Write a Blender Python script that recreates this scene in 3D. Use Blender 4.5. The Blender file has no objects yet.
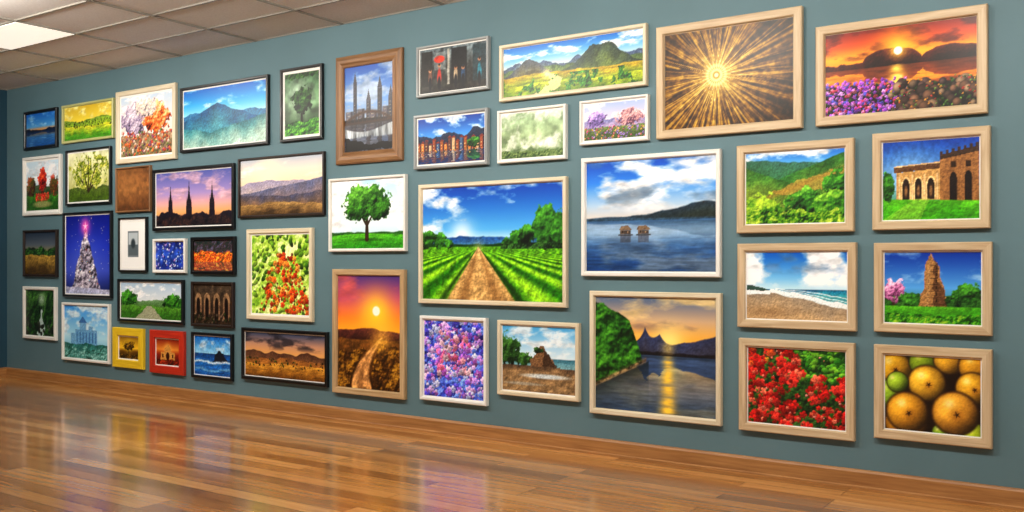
import bpy, math, numpy as np
from mathutils import Vector
RES=0.005
# ------------------------------------------------------------------ helpers
def C(h): return np.array([int(h[i:i+2],16)/255 for i in (0,2,4)])
def lin(a): a=np.clip(a,0,1); return np.where(a<=.04045,a/12.92,((a+.055)/1.055)**2.4)
def vn(x,y,seed):
    r=np.random.RandomState(seed%100000).rand(64,64)
    xi=np.floor(x).astype(int); yi=np.floor(y).astype(int)
    fx=x-xi; fy=y-yi; fx=fx*fx*(3-2*fx); fy=fy*fy*(3-2*fy)
    a=r[xi%64,yi%64]; b=r[(xi+1)%64,yi%64]; c=r[xi%64,(yi+1)%64]; d=r[(xi+1)%64,(yi+1)%64]
    return (a*(1-fx)+b*fx)*(1-fy)+(c*(1-fx)+d*fx)*fy
def fbm(x,y,o,seed):
    s=0;t=0;a=1.
    for i in range(o):
        s=s+a*vn(x*2**i+i*7.3,y*2**i+i*3.1,seed+i*17);t+=a;a*=.55
    return np.clip((s/t-.5)*1.7+.5,0,1)

class Pic:
    """A small painter: works on an (ny,nx,3) array, u left->right, v bottom->top."""
    def __init__(s,w,h,seed):
        s.nx=max(40,int(w/RES)); s.ny=max(40,int(h/RES)); s.A=w/h; s.seed=seed
        s.U,s.V=np.meshgrid(np.linspace(0,1,s.nx),np.linspace(0,1,s.ny))
        s.X=s.U*s.A; s.im=np.zeros((s.ny,s.nx,3)); s.rng=np.random.RandomState(seed); s.tm=np.zeros((s.ny,s.nx))
    def N(s,f,o=4,sx=1,sy=1):
        s.seed+=1; return fbm(s.X*f*sx+3,s.V*f*sy+5,o,s.seed)
    def L(s,f,o=4,sx=1,sy=1):
        """relief shading of a bumpy surface"""
        s.seed+=1; x=s.X*f*sx+3; y=s.V*f*sy+5
        return np.clip(.5+(fbm(x,y,o,s.seed)-fbm(x-.18,y+.28,o,s.seed))*1.5,0,1)
    def R(s,base,amp,f,o=5):
        s.seed+=1; return base+amp*(fbm(s.X*f+2,0*s.V+.5,o,s.seed)-.5)*2
    def M(s,m,c,k=1,t=None):
        if isinstance(c,str): c=C(c)
        m=np.clip(m*k,0,1)
        if t is not None: s.tm=s.tm*(1-m)+t*m
        m=m[...,None]; s.im=s.im*(1-m)+c*m
    def G(s,*st):
        v=[a for a,_ in st]; s.im=np.stack([np.interp(s.V,v,[C(c)[k] for _,c in st]) for k in range(3)],-1)
    def B(s,h,soft=.012): return np.clip((h-s.V)/soft+.5,0,1)
    def hill(s,h,c1,c2,d=.2,tex=.2,f=18,sx=1,sy=1):
        t=np.clip((h-s.V)/d+.5*(s.N(5,3)-.5),0,1)[...,None]; col=C(c1)*(1-t)+C(c2)*t
        n=(.35*s.N(f,4,sx,sy)+.4*s.L(f*.45,5,sx,sy)+.25*s.L(f*1.5,3,sx,sy))[...,None]; s.M(s.B(h),col*(1-1.6*tex+3.2*tex*n),1,.7)
    def E(s,cx,cy,rx,ry,c,soft=.15,k=1):
        d=np.sqrt(((s.U-cx)/rx)**2+((s.V-cy)/ry)**2); s.M(np.clip((1-d)/soft,0,1),c,k)
    def glow(s,cx,cy,r,c,k=1):
        d=((s.X-cx*s.A)**2+(s.V-cy)**2)/r**2; s.M(np.exp(-d)*k,c)
    def disc(s,cx,cy,r,c,soft=.15,k=1):
        d=np.sqrt((s.X-cx*s.A)**2+(s.V-cy)**2)/r; s.M(np.clip((1-d)/soft,0,1),c,k,.1)
    def box(s,a,b,c0,d,c,k=1):
        e=.006; m=np.clip((s.U-a)/e,0,1)*np.clip((b-s.U)/e,0,1)*np.clip((s.V-c0)/e,0,1)*np.clip((d-s.V)/e,0,1); s.M(m,c,k,.7)
    def poly(s,p,c,k=1,t=.8,rag=0):
        m=np.zeros(s.U.shape,bool); n=len(p); U,V=s.U,s.V
        if rag: U=U+rag*(s.N(12,3)-.5); V=V+rag*(s.N(12,3)-.5)
        for i in range(n):
            (x0,y0),(x1,y1)=p[i],p[(i+1)%n]
            if y0==y1: continue
            m^=((y0>V)!=(y1>V))&(U<(x1-x0)*(V-y0)/(y1-y0)+x0)
        s.M(m.astype(float),c,k,t)
    def line(s,x0,y0,x1,y1,w0,w1,c,k=1):
        ax,bx=x0*s.A,x1*s.A; dx,dy=bx-ax,y1-y0; t=np.clip(((s.X-ax)*dx+(s.V-y0)*dy)/(dx*dx+dy*dy+1e-9),0,1)
        d=np.hypot(s.X-ax-t*dx,s.V-y0-t*dy); w=w0+(w1-w0)*t; s.M(np.clip((w-d)/.006+.5,0,1),c,k)
    def clouds(s,v0,c,f=3,thr=.5,k=.9,sy=2):
        n=s.N(f,6,1,sy); m=np.clip((n-thr)/.28,0,1)*np.clip((s.V-v0)/.1,0,1)
        sh=.78+.35*s.L(f*1.4,5,1,sy); s.M(m,np.clip(C(c)*sh[...,None],0,1),k)
    def blobs(s,n,bx,r0,r1,cols,kind='leaf',ok=None,srt=True):
        P=[]
        for _ in range(n):
            u=s.rng.uniform(bx[0],bx[1]); v=s.rng.uniform(bx[2],bx[3])
            if ok and not ok(u,v): continue
            P.append((u,v,s.rng.uniform(r0,r1),C(cols[s.rng.randint(len(cols))])*s.rng.uniform(.85,1.25),s.rng.uniform(0,6.28)))
        if srt: P.sort(key=lambda p:-p[1])
        for u,v,r,c,ph in P: s.blob(u,v,r,c,ph,kind)
    def blob(s,u,v,r,c,ph=0,kind='leaf'):
        i0=max(0,int((v-r)*s.ny)); i1=min(s.ny,int((v+r)*s.ny)+2)
        ru=r/s.A; j0=max(0,int((u-ru)*s.nx)); j1=min(s.nx,int((u+ru)*s.nx)+2)
        if i0>=i1 or j0>=j1: return
        x=s.X[i0:i1,j0:j1]-u*s.A; y=s.V[i0:i1,j0:j1]-v; d=np.hypot(x,y)/r; th=np.arctan2(y,x)+ph; tv=.75
        if kind=='petal':
            lobe=np.abs(np.cos(th*2.5)); d=d/(.68+.32*lobe); sh=.6+.4*np.abs(np.cos(th*2.5+d*4))*d+.3*(y/r+.2)-.15*x/r
            sh=np.where(d<.18,.5,sh)*(1.08-.3*d**3); tv=.6
        elif kind=='ball': sh=np.sqrt(np.clip(1-d*d*.9,0,1))*(.85+.38*(y-x)/r); tv=.25
        else:
            e=np.cos(th); w=np.sin(th); d=d*np.sqrt(e*e+2.8*w*w); sh=.68+.45*y/r-.2*x/r
        m=np.clip((1-d)/.15,0,1); s.tm[i0:i1,j0:j1]=s.tm[i0:i1,j0:j1]*(1-m)+m*tv; m=m[...,None]
        s.im[i0:i1,j0:j1]=s.im[i0:i1,j0:j1]*(1-m)+np.clip(c*sh[...,None],0,1)*m
    def fol(s,m,cols,f=12,bias=0):
        cs=sorted([C(c) for c in cols],key=lambda c:c.sum()); cs=[cs[0]*.35]+cs+[np.clip(cs[-1]*1.25,0,1)]
        t=np.clip(.5*s.L(f*.5,4)+.5*s.L(f*1.7,3)+.25*(s.N(f,3)-.5)+bias,0,1)*(len(cs)-1)
        col=np.stack([np.interp(t,range(len(cs)),[c[k] for c in cs]) for k in range(3)],-1); s.M(m,col,1,.8)
    def tree(s,cx,cy,rx,ry,cols,n=160,r=.04,trunk=None,rough=.5):
        if trunk: s.line(cx,trunk[0],cx,cy,trunk[1],trunk[1]*.6,trunk[2])
        d=np.sqrt(((s.U-cx)/rx)**2+((s.V-cy)/ry)**2); e=rough*(s.N(.22/r+4/ry*.3,3)-.5)+.35*(s.N(24,3)-.5)
        m=np.clip((1.05+e-d)/.08,0,1); s.fol(m,cols,.45/r,.28*(s.V-cy)/ry-.1*(s.U-cx)/rx)
    def water(s,vh,tint,k=.35,rip=.015,f=30):
        j=int(vh*s.ny); n=s.N(f,3,.25,2); tm=.12
        for i in range(j):
            src=min(s.ny-1,2*j-i); sh=((n[i]-.5)*rip*2*s.nx*(1+(j-i)/max(j,1))).astype(int)
            idx=np.clip(np.arange(s.nx)+sh,0,s.nx-1); row=s.im[src][idx]
            s.im[i]=row*(1-k)+C(tint)*k
            s.im[i]*=(.85+.3*n[i])[:,None]; s.tm[i]=tm
    def tex(s,a=.15,f=25): s.im*= (1-a+2*a*s.N(f,3))[...,None]
    def finish(s):
        t=(.5*s.L(34,3)+.5*s.N(60,2)-.5)*s.tm; im=s.im*(1+.5*t)[...,None]+.05*t[...,None]
        im=np.clip(im,0,1); im=im*.55+.45*im*im*(3-2*im); return np.clip(im,0,1)**1.03

GR=['1d3d14','2f6420','4a8a2a','6fae3a']; DG=['0e1f0d','1c3a18','2d5522','456f30']
# ------------------------------------------------------------------ pictures
def p_dusk_lake(p):
    p.G((0,'0d1c33'),(.35,'1b3a63'),(.5,'c98d4e'),(.6,'4f8fc4'),(1,'1b5fae')); p.clouds(.55,'9cc3e0',4,.5,.6)
    p.hill(p.R(.5,.06,3),'13233a','13233a'); p.water(.44,'143a66',.5)
def p_yellow_field(p):
    p.G((0,'3f7a1c'),(.4,'b9c832'),(.55,'e8cc48'),(1,'c8a838')); p.clouds(.55,'f0e090',3,.45)
    p.hill(p.R(.58,.06,2),'6d8a38','93ac30',.2); p.hill(p.R(.4,.05,2),'c8c43a','4e8a24',.3,.2,14,.5,2)
    p.blobs(60,(0,1,.35,.55),.02,.05,DG)
def p_blossom_garden(p):
    p.G((0,'b8a07a'),(.4,'dccfc4'),(1,'b8cce0')); p.clouds(.2,'f4f0f0',3,.4)
    p.tree(.25,.6,.25,.28,['8a7a98','b9a8b8','d8c8d8'],160,.05)
    p.tree(.7,.6,.26,.26,['b04820','d87838','f0b880'],200,.05,(.1,.02,'5a4038'))
    p.tree(.5,.8,.2,.16,['c8b8b8','e8d8d8','f0d0b8'],80,.04)
    p.hill(p.R(.34,.05,4),'9a8068','7a7050',.3,.3)
    p.blobs(240,(0,1,0,.4),.015,.035,['b84828','d88840','8a4a70','6a8040','e8c8b8','d86840'],'petal')
def p_blue_mountains(p):
    p.G((0,'8fb8a0'),(.5,'a8dcf0'),(.75,'2f9ad8'),(1,'0a66b8')); p.clouds(.6,'ffffff',3,.6,.6,3)
    p.hill(p.R(.58,.08,1.6),'2d6d98','4f8ca8',.3,.08); h=.7-.6*np.abs(p.U-.42)+.04*p.N(3); p.hill(h,'1a5880','4a8a98',.4,.14,5)
    h=.2+.36*np.abs(p.U-.35)+.05*p.N(4); p.hill(h,'2f6f78','a8c4b4',.3,.13,5)
def p_misty_tree(p):
    p.G((0,'1d2c18'),(.5,'5c7a58'),(1,'2b4a2c')); p.glow(.4,.65,.3,'a8bca8',.8); p.tex(.3,8)
    p.line(.5,.1,.5,.6,.03,.015,'1a1410'); p.tree(.5,.55,.28,.22,DG,160,.05); p.fol(p.B(p.R(.22,.05,4)),GR,14); p.fol(np.clip((p.V-.86-.1*p.N(6))/.02,0,1),DG,14)
def p_bridge_city(p):
    p.G((0,'1c1a1c'),(.35,'a8b0bc'),(.6,'6890c8'),(1,'2c58a0')); p.clouds(.5,'c0c8d4',3,.45,.7)
    for x,t,w,c in ((.1,.58,.08,'6a6a74'),(.22,.9,.04,'44424a'),(.34,.6,.08,'5a5a64'),(.5,.68,.05,'504e56'),(.6,.56,.08,'64606a'),(.73,.82,.05,'3c3a42'),(.85,.6,.07,'5c5a64'),(.95,.7,.05,'44424a')):
        p.box(x-w,x+w,.3,t-.1,c); p.box(x+w*.3,x+w,.3,t-.1,'1c1a20',.5)
        if t>.65: p.poly([(x-w,t-.1),(x+w,t-.1),(x,t+.04)],c)
        for k in range(6): p.box(x-w*.6,x+w*.1,.34+k*.04,.352+k*.04,'c8b890',.6)
    p.hill(p.R(.38,.02,3),'2a2624','161412'); p.water(.35,'6a6870',.5,.02); p.M((p.V<.35)*1.,'181414',.3)
    arch=.46-.5*(p.U-.5)**2; p.M(np.exp(-((p.V-arch)/.02)**2),'4a3426',.95); p.M(np.exp(-((p.V-.33-.02*p.U)/.014)**2),'4a3426',.95)
    for k in range(12): u=.04+k*.085; p.line(u,.33,u,.46-.5*(u-.5)**2,.004,.004,'4a3426')
    p.M(np.clip((.28-.05*np.sin(p.U*4)-p.V)/.01,0,1)*np.clip((p.V-.12-.05*p.N(5))/.02,0,1),C('c4ccd0')*(.45+.75*p.N(22,3,1.5,.25))[...,None],.85); p.poly([(0,.0),(1,.0),(1,.1),(.5,.08),(0,.16)],'1a1410',1,.5,.04)
def p_market_people(p):
    p.G((0,'28241e'),(.5,'424442'),(1,'5a6468')); p.tex(.4,9)
    for a,b,c in ((.02,.2,'1e1c1a'),(.42,.46,'a8a498'),(.48,.72,'121214'),(.8,1,'24383e')): p.box(a,b,.15,.95,c,.85)
    p.box(.22,.4,.5,.9,'788080',.7)
    for x,c,h in ((.3,'a83424',.6),(.16,'6a4a3a',.5),(.55,'988870',.5),(.66,'2a4a68',.48),(.9,'1a7888',.62)):
        p.E(x,.33,.035,.24,c,.3); p.E(x,.2,.028,.18,'14141c',.3); p.disc(x,h,.045,'a87858'); p.disc(x,h+.02,.035,'2a1c14',.4)
    p.E(.3,.74,.09,.09,'c03a20',.2); p.tex(.2,14)
def p_valley_river(p):
    p.G((0,'a8a020'),(.5,'d8dcd0'),(.75,'68a8d8'),(1,'1d68b8')); p.clouds(.55,'ffffff',2.5,.45,.9,3)
    p.hill(p.R(.62,.1,2.2),'4a5a78','6a7a70',.2); p.hill(p.R(.52,.06,2),'4a6040','809048',.2)
    h=.35+.5*np.exp(-((p.U-.72)/.2)**2)*(.75+.35*p.N(4)); p.hill(h,'3a4a44','6a7838',.5,.2,6)
    h=.38+.36*np.exp(-((p.U-.2)/.12)**2)*(.75+.35*p.N(4)); p.hill(h,'4a5058','7a7038',.4,.2,6)
    p.hill(p.R(.4,.03,3),'b89c28','5a8020',.25,.2,14,.4,2); p.hill(p.R(.22,.05,2),'b0b828','5a7418',.25,.25,16,.4,2)
    p.poly([(.3,.4),(.36,.4),(.45,.25),(.42,.12),(.36,.0),(.22,.0),(.33,.14),(.36,.26)],'e8dcb0',.7,.3,.03); p.glow(.33,.38,.1,'fff0a0',.8)
    p.fol(np.clip((p.N(7,4)-.66)/.05,0,1)*p.B(.36+0*p.V),GR[:3],20)
def p_golden_rays(p):
    x=p.X-.42*p.A; y=p.V-.52; r=np.hypot(x,y); th=np.arctan2(y,x)
    th2=np.where(th<0,th+2*np.pi,th); n=np.zeros_like(r)
    rg=np.random.RandomState(4)
    for k in range(520):
        a=rg.uniform(0,2*np.pi); w=rg.uniform(.006,.028); r0=rg.uniform(0,.5); r1=r0+rg.uniform(.25,.8); b=rg.uniform(.2,1)**1.4; cv=rg.uniform(-.12,.12)
        d=np.abs((th2-a-cv*r+np.pi)%(2*np.pi)-np.pi); n=np.maximum(n,b*np.exp(-(d/w)**2)*np.clip((r-r0)/.05,0,1)*np.clip((r1-r)/.25,0,1))
    v=np.clip(.1+.66*n*(1.15-.5*r)+.28*(p.N(26,3)-.5)+.35*np.exp(-(r/.3)**2)-.06*r,0,1)
    p.im=np.stack([np.interp(v,[0,.25,.5,.8,1],[C(c)[k] for c in ('1e1206','54380f','967024','d0ac50','f6e49c')]) for k in range(3)],-1)
    p.glow(.42,.52,.2,'e8c468',.6); p.tm[:]=.3
    p.disc(.42,.52,.14,'b89038',.2)
    for q,c in ((.125,'f6e4a0'),(.1,'a87c24'),(.078,'f0d880'),(.045,'b08828'),(.025,'fff0b0')): p.disc(.42,.52,q,c,.3)
    for k in range(24): a=k*math.pi/12; p.line(.42+.05*math.cos(a)/p.A,.52+.05*math.sin(a),.42+.15*math.cos(a)/p.A,.52+.15*math.sin(a),.004,.003,'fff0b8',.7)
def p_sunset_flowers(p):
    p.G((0,'301818'),(.4,'c05a18'),(.55,'f08a20'),(.68,'f8a828'),(.82,'d05818'),(1,'7a2008')); p.clouds(.6,'4a180c',3,.48,.75,3)
    p.glow(.5,.72,.25,'ffb830',.8)
    h=.58+.16*np.sqrt(np.clip(1-((p.U-.46)/.2)**2,0,1)); h2=.58+.13*np.sqrt(np.clip(1-((p.U-.85)/.2)**2,0,1)); h3=.57+.04*p.N(6)
    p.hill(np.maximum(np.maximum(h,h2),h3)+.02*p.N(9),'5a200c','260c06',.15); p.glow(.5,.72,.1,'ffd050',.9); p.disc(.5,.71,.05,'fffbe0')
    p.water(.55,'c07030',.4); p.M(np.exp(-((p.U-.49)/.04)**2)*(p.V<.55)*(.4+.8*p.N(20,2,.3,2)),'ffd860',.95)
    p.hill(.34+.05*p.N(5)-.08*p.U,'2a2018','18120c',.2,.4,12)
    p.blobs(420,(0,1,-.02,.34),.012,.03,['2a4a1c','3a5a20','18300e','50302c']);
    p.blobs(420,(0,.55,-.02,.4),.012,.028,['7a3aa8','a050c8','b860c8','5a5ac0','c87088','c890d8','b03858'],'petal')
    p.blobs(60,(.45,1,0,.32),.03,.075,['5a4440','7a5c48','483830','907860'],'ball'); p.blobs(90,(.45,1,0,.36),.008,.018,['6a8a40','b84030','d89840','4a6a30'],'petal')
def p_red_tree(p):
    p.G((0,'2a5a1a'),(.4,'b8ccd4'),(1,'c0d8e8')); p.clouds(.4,'f0f4fa',3,.4); p.hill(p.R(.5,.05,3),'4a5a40','2a4a20'); p.hill(p.R(.3,.03,3),'4a8a28','2a5a18')
    p.tree(.5,.62,.13,.26,['8a1c10','c83420','e86038'],120,.05,(.25,.02,'3a2418')); p.tree(.15,.5,.14,.18,['5a2414','8a4a20','4a5a24'],70,.05); p.tree(.85,.5,.14,.2,['6a2014','a84028','4a5a24'],80,.05)
    p.blobs(80,(.3,.7,.2,.34),.02,.035,['c83828','e06040','a82818'],'petal'); p.E(.5,.12,.35,.08,'a89870',.4,.7)
def p_golden_oak(p):
    p.G((0,'5a6a28'),(.3,'c0c080'),(1,'e0e0b0')); p.tex(.15,6); p.hill(p.R(.3,.05,4),'5a6a30','4a6018')
    for a,b in ((.3,.8),(.5,.92),(.72,.8),(.2,.6),(.82,.6)): p.line(.5,.2,a,b,.03,.008,'3a2c18')
    d=np.sqrt(((p.U-.5)/.46)**2+((p.V-.62)/.36)**2)+.7*(p.N(7,4)-.5); gap=(p.N(14,3)>.42); p.fol(np.clip((1-d)/.1,0,1)*gap,['4a5a18','7a8a28','a0a840','c8c060'],16)
    for a,b in ((.35,.75),(.5,.85),(.68,.75)): p.line(.5,.2,a,b,.015,.005,'3a2c18')
def p_brown_study(p):
    p.G((0,'5a3a20'),(.5,'8a6038'),(1,'765030')); p.tex(.2,10); p.glow(.3,.7,.5,'9a7044',.4)
def p_spires(p):
    p.G((0,'30283a'),(.25,'e0a068'),(.4,'e0a098'),(.6,'9c88b8'),(1,'545c9c')); p.clouds(.4,'e0b0b0',2.5,.5,.6,3)
    p.hill(p.R(.22,.06,5),'2a2030','140f18',.15,.3)
    for x,t,w in ((.2,.78,.035),(.45,.86,.045),(.75,.8,.04)):
        p.poly([(x-w,.1),(x-w*.8,.42),(x-w*.5,.5),(x-w*.25,.6),(x,t),(x+w*.25,.6),(x+w*.5,.5),(x+w*.8,.42),(x+w,.1)],'201624')
        for k in range(3): p.box(x-w*(.9-.2*k),x+w*(.9-.2*k),.3+.1*k,.315+.1*k,'4a3038')
        p.line(x-w*.7,.3,x-w*.7,.54,.006,.002,'201624'); p.line(x+w*.7,.3,x+w*.7,.54,.006,.002,'201624')
    p.fol(p.B(p.R(.18,.06,6)),['140f18','2a2028','4a3028'],14)
def p_pink_ridges(p):
    p.G((0,'6a4a30'),(.5,'f0d0a8'),(.8,'e0d0c0'),(1,'a8b0bc')); p.clouds(.6,'f0e8d8',2,.45,.6,3); p.glow(.35,.72,.3,'fff0c0',.8)
    p.hill(p.R(.57,.08,1.5),'9890a8','b0a0a0',.2,.05,8); h=.35+.25*p.U+.04*p.N(3); p.hill(h,'606480','988078',.3,.1,6)
    p.hill(.3+.12*np.abs(p.U-.5)+.04*p.N(4),'4c4c60','80644c',.2,.14,7); p.hill(p.R(.2,.05,2),'a08050','503c24',.2,.2,12,.5,2)
def p_round_tree(p):
    p.G((0,'a0c8e0'),(.5,'e4f0f4'),(1,'a8cce4')); p.clouds(.2,'fcfeff',2.5,.4)
    p.hill(p.R(.24,.015,4),'2a5a20','3a7020',.1,.2); p.hill(.19+.03*np.sin(p.U*3),'5aa828','2a7a18',.2,.2,16,.5,2)
    p.E(.52,.13,.26,.03,'1f4a10',.6,.7)
    p.line(.5,.14,.5,.5,.038,.022,'3a2614')
    for a,b in ((.36,.6),(.64,.62),(.5,.75)): p.line(.5,.33,a,b,.02,.006,'3a2614')
    g=['1c4214','2e5c1c','427824','5c9434']; p.tree(.5,.68,.31,.25,g,420,.05,None,.22); p.tree(.34,.54,.14,.13,g[:3],60,.045,None,.25); p.tree(.66,.54,.14,.12,g[:3],50,.045,None,.25)
def p_lit_town(p):
    p.G((0,'16305a'),(.4,'b88050'),(.6,'4a90d8'),(1,'0c4090')); p.clouds(.55,'d8e4f8',3,.5,.9)
    p.hill(p.R(.64,.1,2.5),'22324e','222840',.2,.1)
    for i in range(17):
        x=i/17-.01; h=.4+.16*p.rng.rand(); c=['9a5a30','d08040','6a4038','c8a078','904c30','486080'][i%6]; p.box(x,x+.055,.25,h,c); p.box(x+.038,x+.055,.25,h,'1c1418',.5); p.poly([(x-.008,h),(x+.063,h),(x+.028,h+.05)],'7a3420')
        for k in range(2): p.box(x+.012,x+.025,.31+k*.07,.335+k*.07,'fff0a0')
    p.tree(.85,.42,.1,.1,GR[:3],30,.05); p.water(.28,'2458a0',.3,.02); p.blobs(70,(0,1,.2,.3),.01,.025,['e08030','304a28','f0c060','284020'])
def p_green_mist(p):
    p.G((0,'5a7048'),(.5,'94a880'),(1,'88a07c')); p.tex(.25,5); p.clouds(.1,'dce4cc',3,.45,.9,1); p.fol(p.B(p.R(.15,.06,5)),['3a5030','5a7040','7a8a58'],14); p.tm[:]=.2
def p_lavender_meadow(p):
    p.G((0,'5a5a38'),(.4,'d8c8c8'),(1,'98a8d8')); p.clouds(.5,'fcf8fc',3,.4); p.hill(p.R(.55,.06,3),'7a7aa8','a090b0',.2,.1)
    p.tree(.2,.55,.15,.24,['5a4a78','8870b0','b898d0'],70,.05); p.tree(.75,.57,.2,.24,['7a5068','b88888','d8a8a8'],90,.05); p.hill(p.R(.34,.04,4),'6a7a40','4a5a30')
    p.blobs(200,(0,1,0,.36),.015,.035,['8a6aa8','c85878','5a7a38','d8a058','a088c8'],'petal')
def p_country_road(p):
    p.G((0,'4a7a10'),(.5,'d8ecf4'),(.62,'58a4e4'),(1,'0844a0'))
    p.clouds(.54,'ffffff',2.4,.44,.95,2.2); p.glow(.3,.58,.12,'ffffff',.7)
    p.hill(p.R(.55,.035,3),'204c88','487aa0',.08,.08); p.hill(p.R(.495,.012,8),'143a14','245a18',.05)
    vx,vh=.42,.47; dv=np.maximum(vh-p.V,1e-3); a=(p.U-vx)/dv; g=p.B(vh+0*p.V,.008)
    row=.5+.5*np.sin(a*8+.6*(p.N(8,3)-.5)); far=np.clip(dv/.12,0,1); row=.5+(row-.5)*far
    n=p.N(30,3)*.5+p.L(22,4)*.5; col=(C('226008')*(1-row[...,None])+C('90cc28')*row[...,None])*(.65+.7*n[...,None])
    p.M(g,col,1,.7); e=np.clip((.56-np.abs(a-.03))/.05,0,1)
    rc=C('c09862')*(.65+.7*(.5*p.N(20,3)+.5*p.L(16,4,1,1.5))[...,None]); p.M(e*g,rc)
    for q in (-.25,.3): p.M(np.exp(-((a-q)/.1)**2)*g,'7a5630',.6)
    p.M(np.exp(-((a-.64)/.07)**2)*g,'1c3a0c',.85); p.M(np.exp(-((a+.58)/.07)**2)*g,'1c3a0c',.85)
    p.glow(vx,.47,.05,'e8e0a0',.4)
    for x,y,r in ((.04,.54,.06),(.13,.53,.05),(.2,.505,.03),(.62,.505,.03),(.68,.53,.05),(.76,.56,.06)): p.tree(x,y,r,r*1.4,GR[:3],80,.035,(.46,.008,'2a1c10'))
    p.tree(.88,.64,.08,.18,GR[:3],200,.045,(.45,.015,'2a1c10')); p.tree(.98,.6,.06,.18,GR[:3],120,.045); p.fol(p.B(.49+.02*p.N(10))*(p.U>.58)*(p.V>.45),DG,20)
def p_lake_boats(p):
    p.G((0,'1f4a78'),(.47,'e4d8cc'),(.6,'a4c0dc'),(.8,'3474c4'),(1,'0e4498')); p.clouds(.5,'f4f0ec',1.8,.34,.95,2.6); p.clouds(.55,'607488',2.2,.5,.75,2.8)
    h=.47+.13*np.exp(-((p.U-.95)/.22)**2)+.05*np.exp(-((p.U-.6)/.2)**2)+.02*p.N(8); p.hill(h,'2a3c4a','303a34',.1,.15)
    p.hill(.475+.02*np.exp(-((p.U-.2)/.2)**2),'3a5468','3a5468')
    p.water(.46,'3468a8',.55,.004); p.im*=np.clip(.62+.6*p.V,0,1.1)[...,None]; p.M((p.V<.46)*np.exp(-((p.V-.36)/.08)**2),'b4cce0',.5)
    for x in (.32,.46):
        p.box(x-.045,x+.045,.26,.335,'3a3438',.5)
        p.box(x-.045,x+.045,.335,.375,'4c4038'); p.box(x-.045,x-.01,.335,.375,'6c5c4c'); p.poly([(x-.055,.373),(x+.055,.373),(x+.04,.395),(x+.015,.412),(x-.035,.405)],'786450',1,.8,.01); p.box(x-.06,x+.06,.322,.338,'2a201a'); p.box(x-.03,x-.015,.345,.37,'201410'); p.box(x+.01,x+.025,.345,.365,'a08868')
def p_green_hillside(p):
    p.G((0,'2a5a10'),(.7,'b8d8f0'),(.85,'58a0e0'),(1,'2468c0')); p.clouds(.78,'ffffff',3,.5)
    p.hill(.88-.1*p.U+.04*p.N(5),'3a6458','3c7044',.3,.14,6); p.hill(.5+.42*p.U**1.2+.04*p.N(4),'346a2c','728c34',.5,.2,7)
    p.hill(.78-.5*p.U+.04*p.N(4),'3a6a28','7a9038',.35,.22,8)
    p.poly([(.2,.4),(.55,.58),(1,.75),(1,.55),(.6,.42)],'b89048',.65,.8,.06); p.M(np.exp(-((p.V-.5*p.U-.25)/.04)**2),'a87c38',.5)
    p.tree(.92,.5,.14,.2,GR[:3],140,.05); p.tree(.18,.24,.2,.16,['3a7018','6a9a28','98b838'],160,.06); p.tree(.62,.3,.18,.18,GR,180,.06); p.tree(.88,.24,.2,.2,['2a5a1c','4a8a24','78a838'],160,.06)
    p.fol(p.B(p.R(.16,.07,5)),['1d3d14','3f7a18','78a028','a8c048'],12)
def p_stone_hall(p):
    p.G((0,'3a8a10'),(.5,'78a8d8'),(1,'0a3c90')); p.glow(.3,.6,.3,'98c0e8',.5)
    p.poly([(.15,.25),(.15,.6),(.62,.64),(.62,.25)],'bc9058'); p.poly([(.12,.6),(.12,.67),(.64,.71),(.64,.64)],'64462a'); p.poly([(.12,.67),(.64,.71),(.64,.725),(.12,.685)],'d0ac7c')
    p.poly([(.6,.2),(.6,.8),(1,.9),(1,.16)],'8c643c')
    for k in range(7): x=.6+k*.06; y=.8+k*.015; p.box(x,x+.035,y-.02,y+.05,'443020')
    p.poly([(.6,.74),(.6,.8),(1.0,.9),(1,.83)],'443020')
    for x in (.25,.38,.51): p.E(x,.42,.052,.13,'e8c088',.05); p.box(x-.052,x+.052,.25,.42,'e8c088'); p.E(x,.42,.04,.11,'2c1c12',.08); p.box(x-.04,x+.04,.25,.42,'2c1c12'); p.E(x,.36,.02,.09,'c89860',.5,.6)
    for x in (.18,.315,.445,.575): p.box(x-.012,x+.012,.25,.58,'d8b484')
    for x,y in ((.7,.45),(.85,.46)): p.E(x+.04,y+.04,.04,.1,'241812',.1); p.box(x,x+.08,.22,y+.05,'241812'); p.box(x+.01,x+.07,.64,.72,'34200f')
    p.tex(.12,30); p.hill(.27+0*p.V-.05*p.U,'5aa820','3a8a10',.25,.2,18,.5,1); p.poly([(0,.0),(.35,.27),(.5,.27),(.4,.0)],'b8d060',.35)
    p.tree(.05,.4,.08,.18,GR[:3],60,.05)
def p_beach(p):
    p.G((0,'a88a60'),(.45,'b8dcec'),(.6,'78b4e4'),(1,'0c58b0')); p.clouds(.45,'ffffff',1.8,.4,.95,1.6); p.clouds(.65,'6484a8',2.2,.55,.7)
    p.hill(.45+0*p.V,'145c84','3898a0',.12,.15,10,.2,3)
    c=.43-.3*np.clip(p.U-.25,0,1)**1.2+.025*p.N(5,3); c=np.where(p.U<.25,.43,c)
    for q in (.03,.07): p.M(np.exp(-((p.V-c-q*(p.U>.3)*p.U*1.3)/.008)**2)*(p.U>.3),'ffffff',.8)
    p.hill(c+.015*p.N(8),'ffffff','e0ecec',.06,.06); p.hill(c-.05-.02*p.N(6),'948470','bc9c74',.3,.06,14,.3,2)
    p.poly([(0,.5),(.1,.49),(.2,.46),(.24,.43),(0,.42)],'2a4438',.9,.8,.03); p.E(.2,.1,.4,.12,'84684a',.8,.6)
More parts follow.
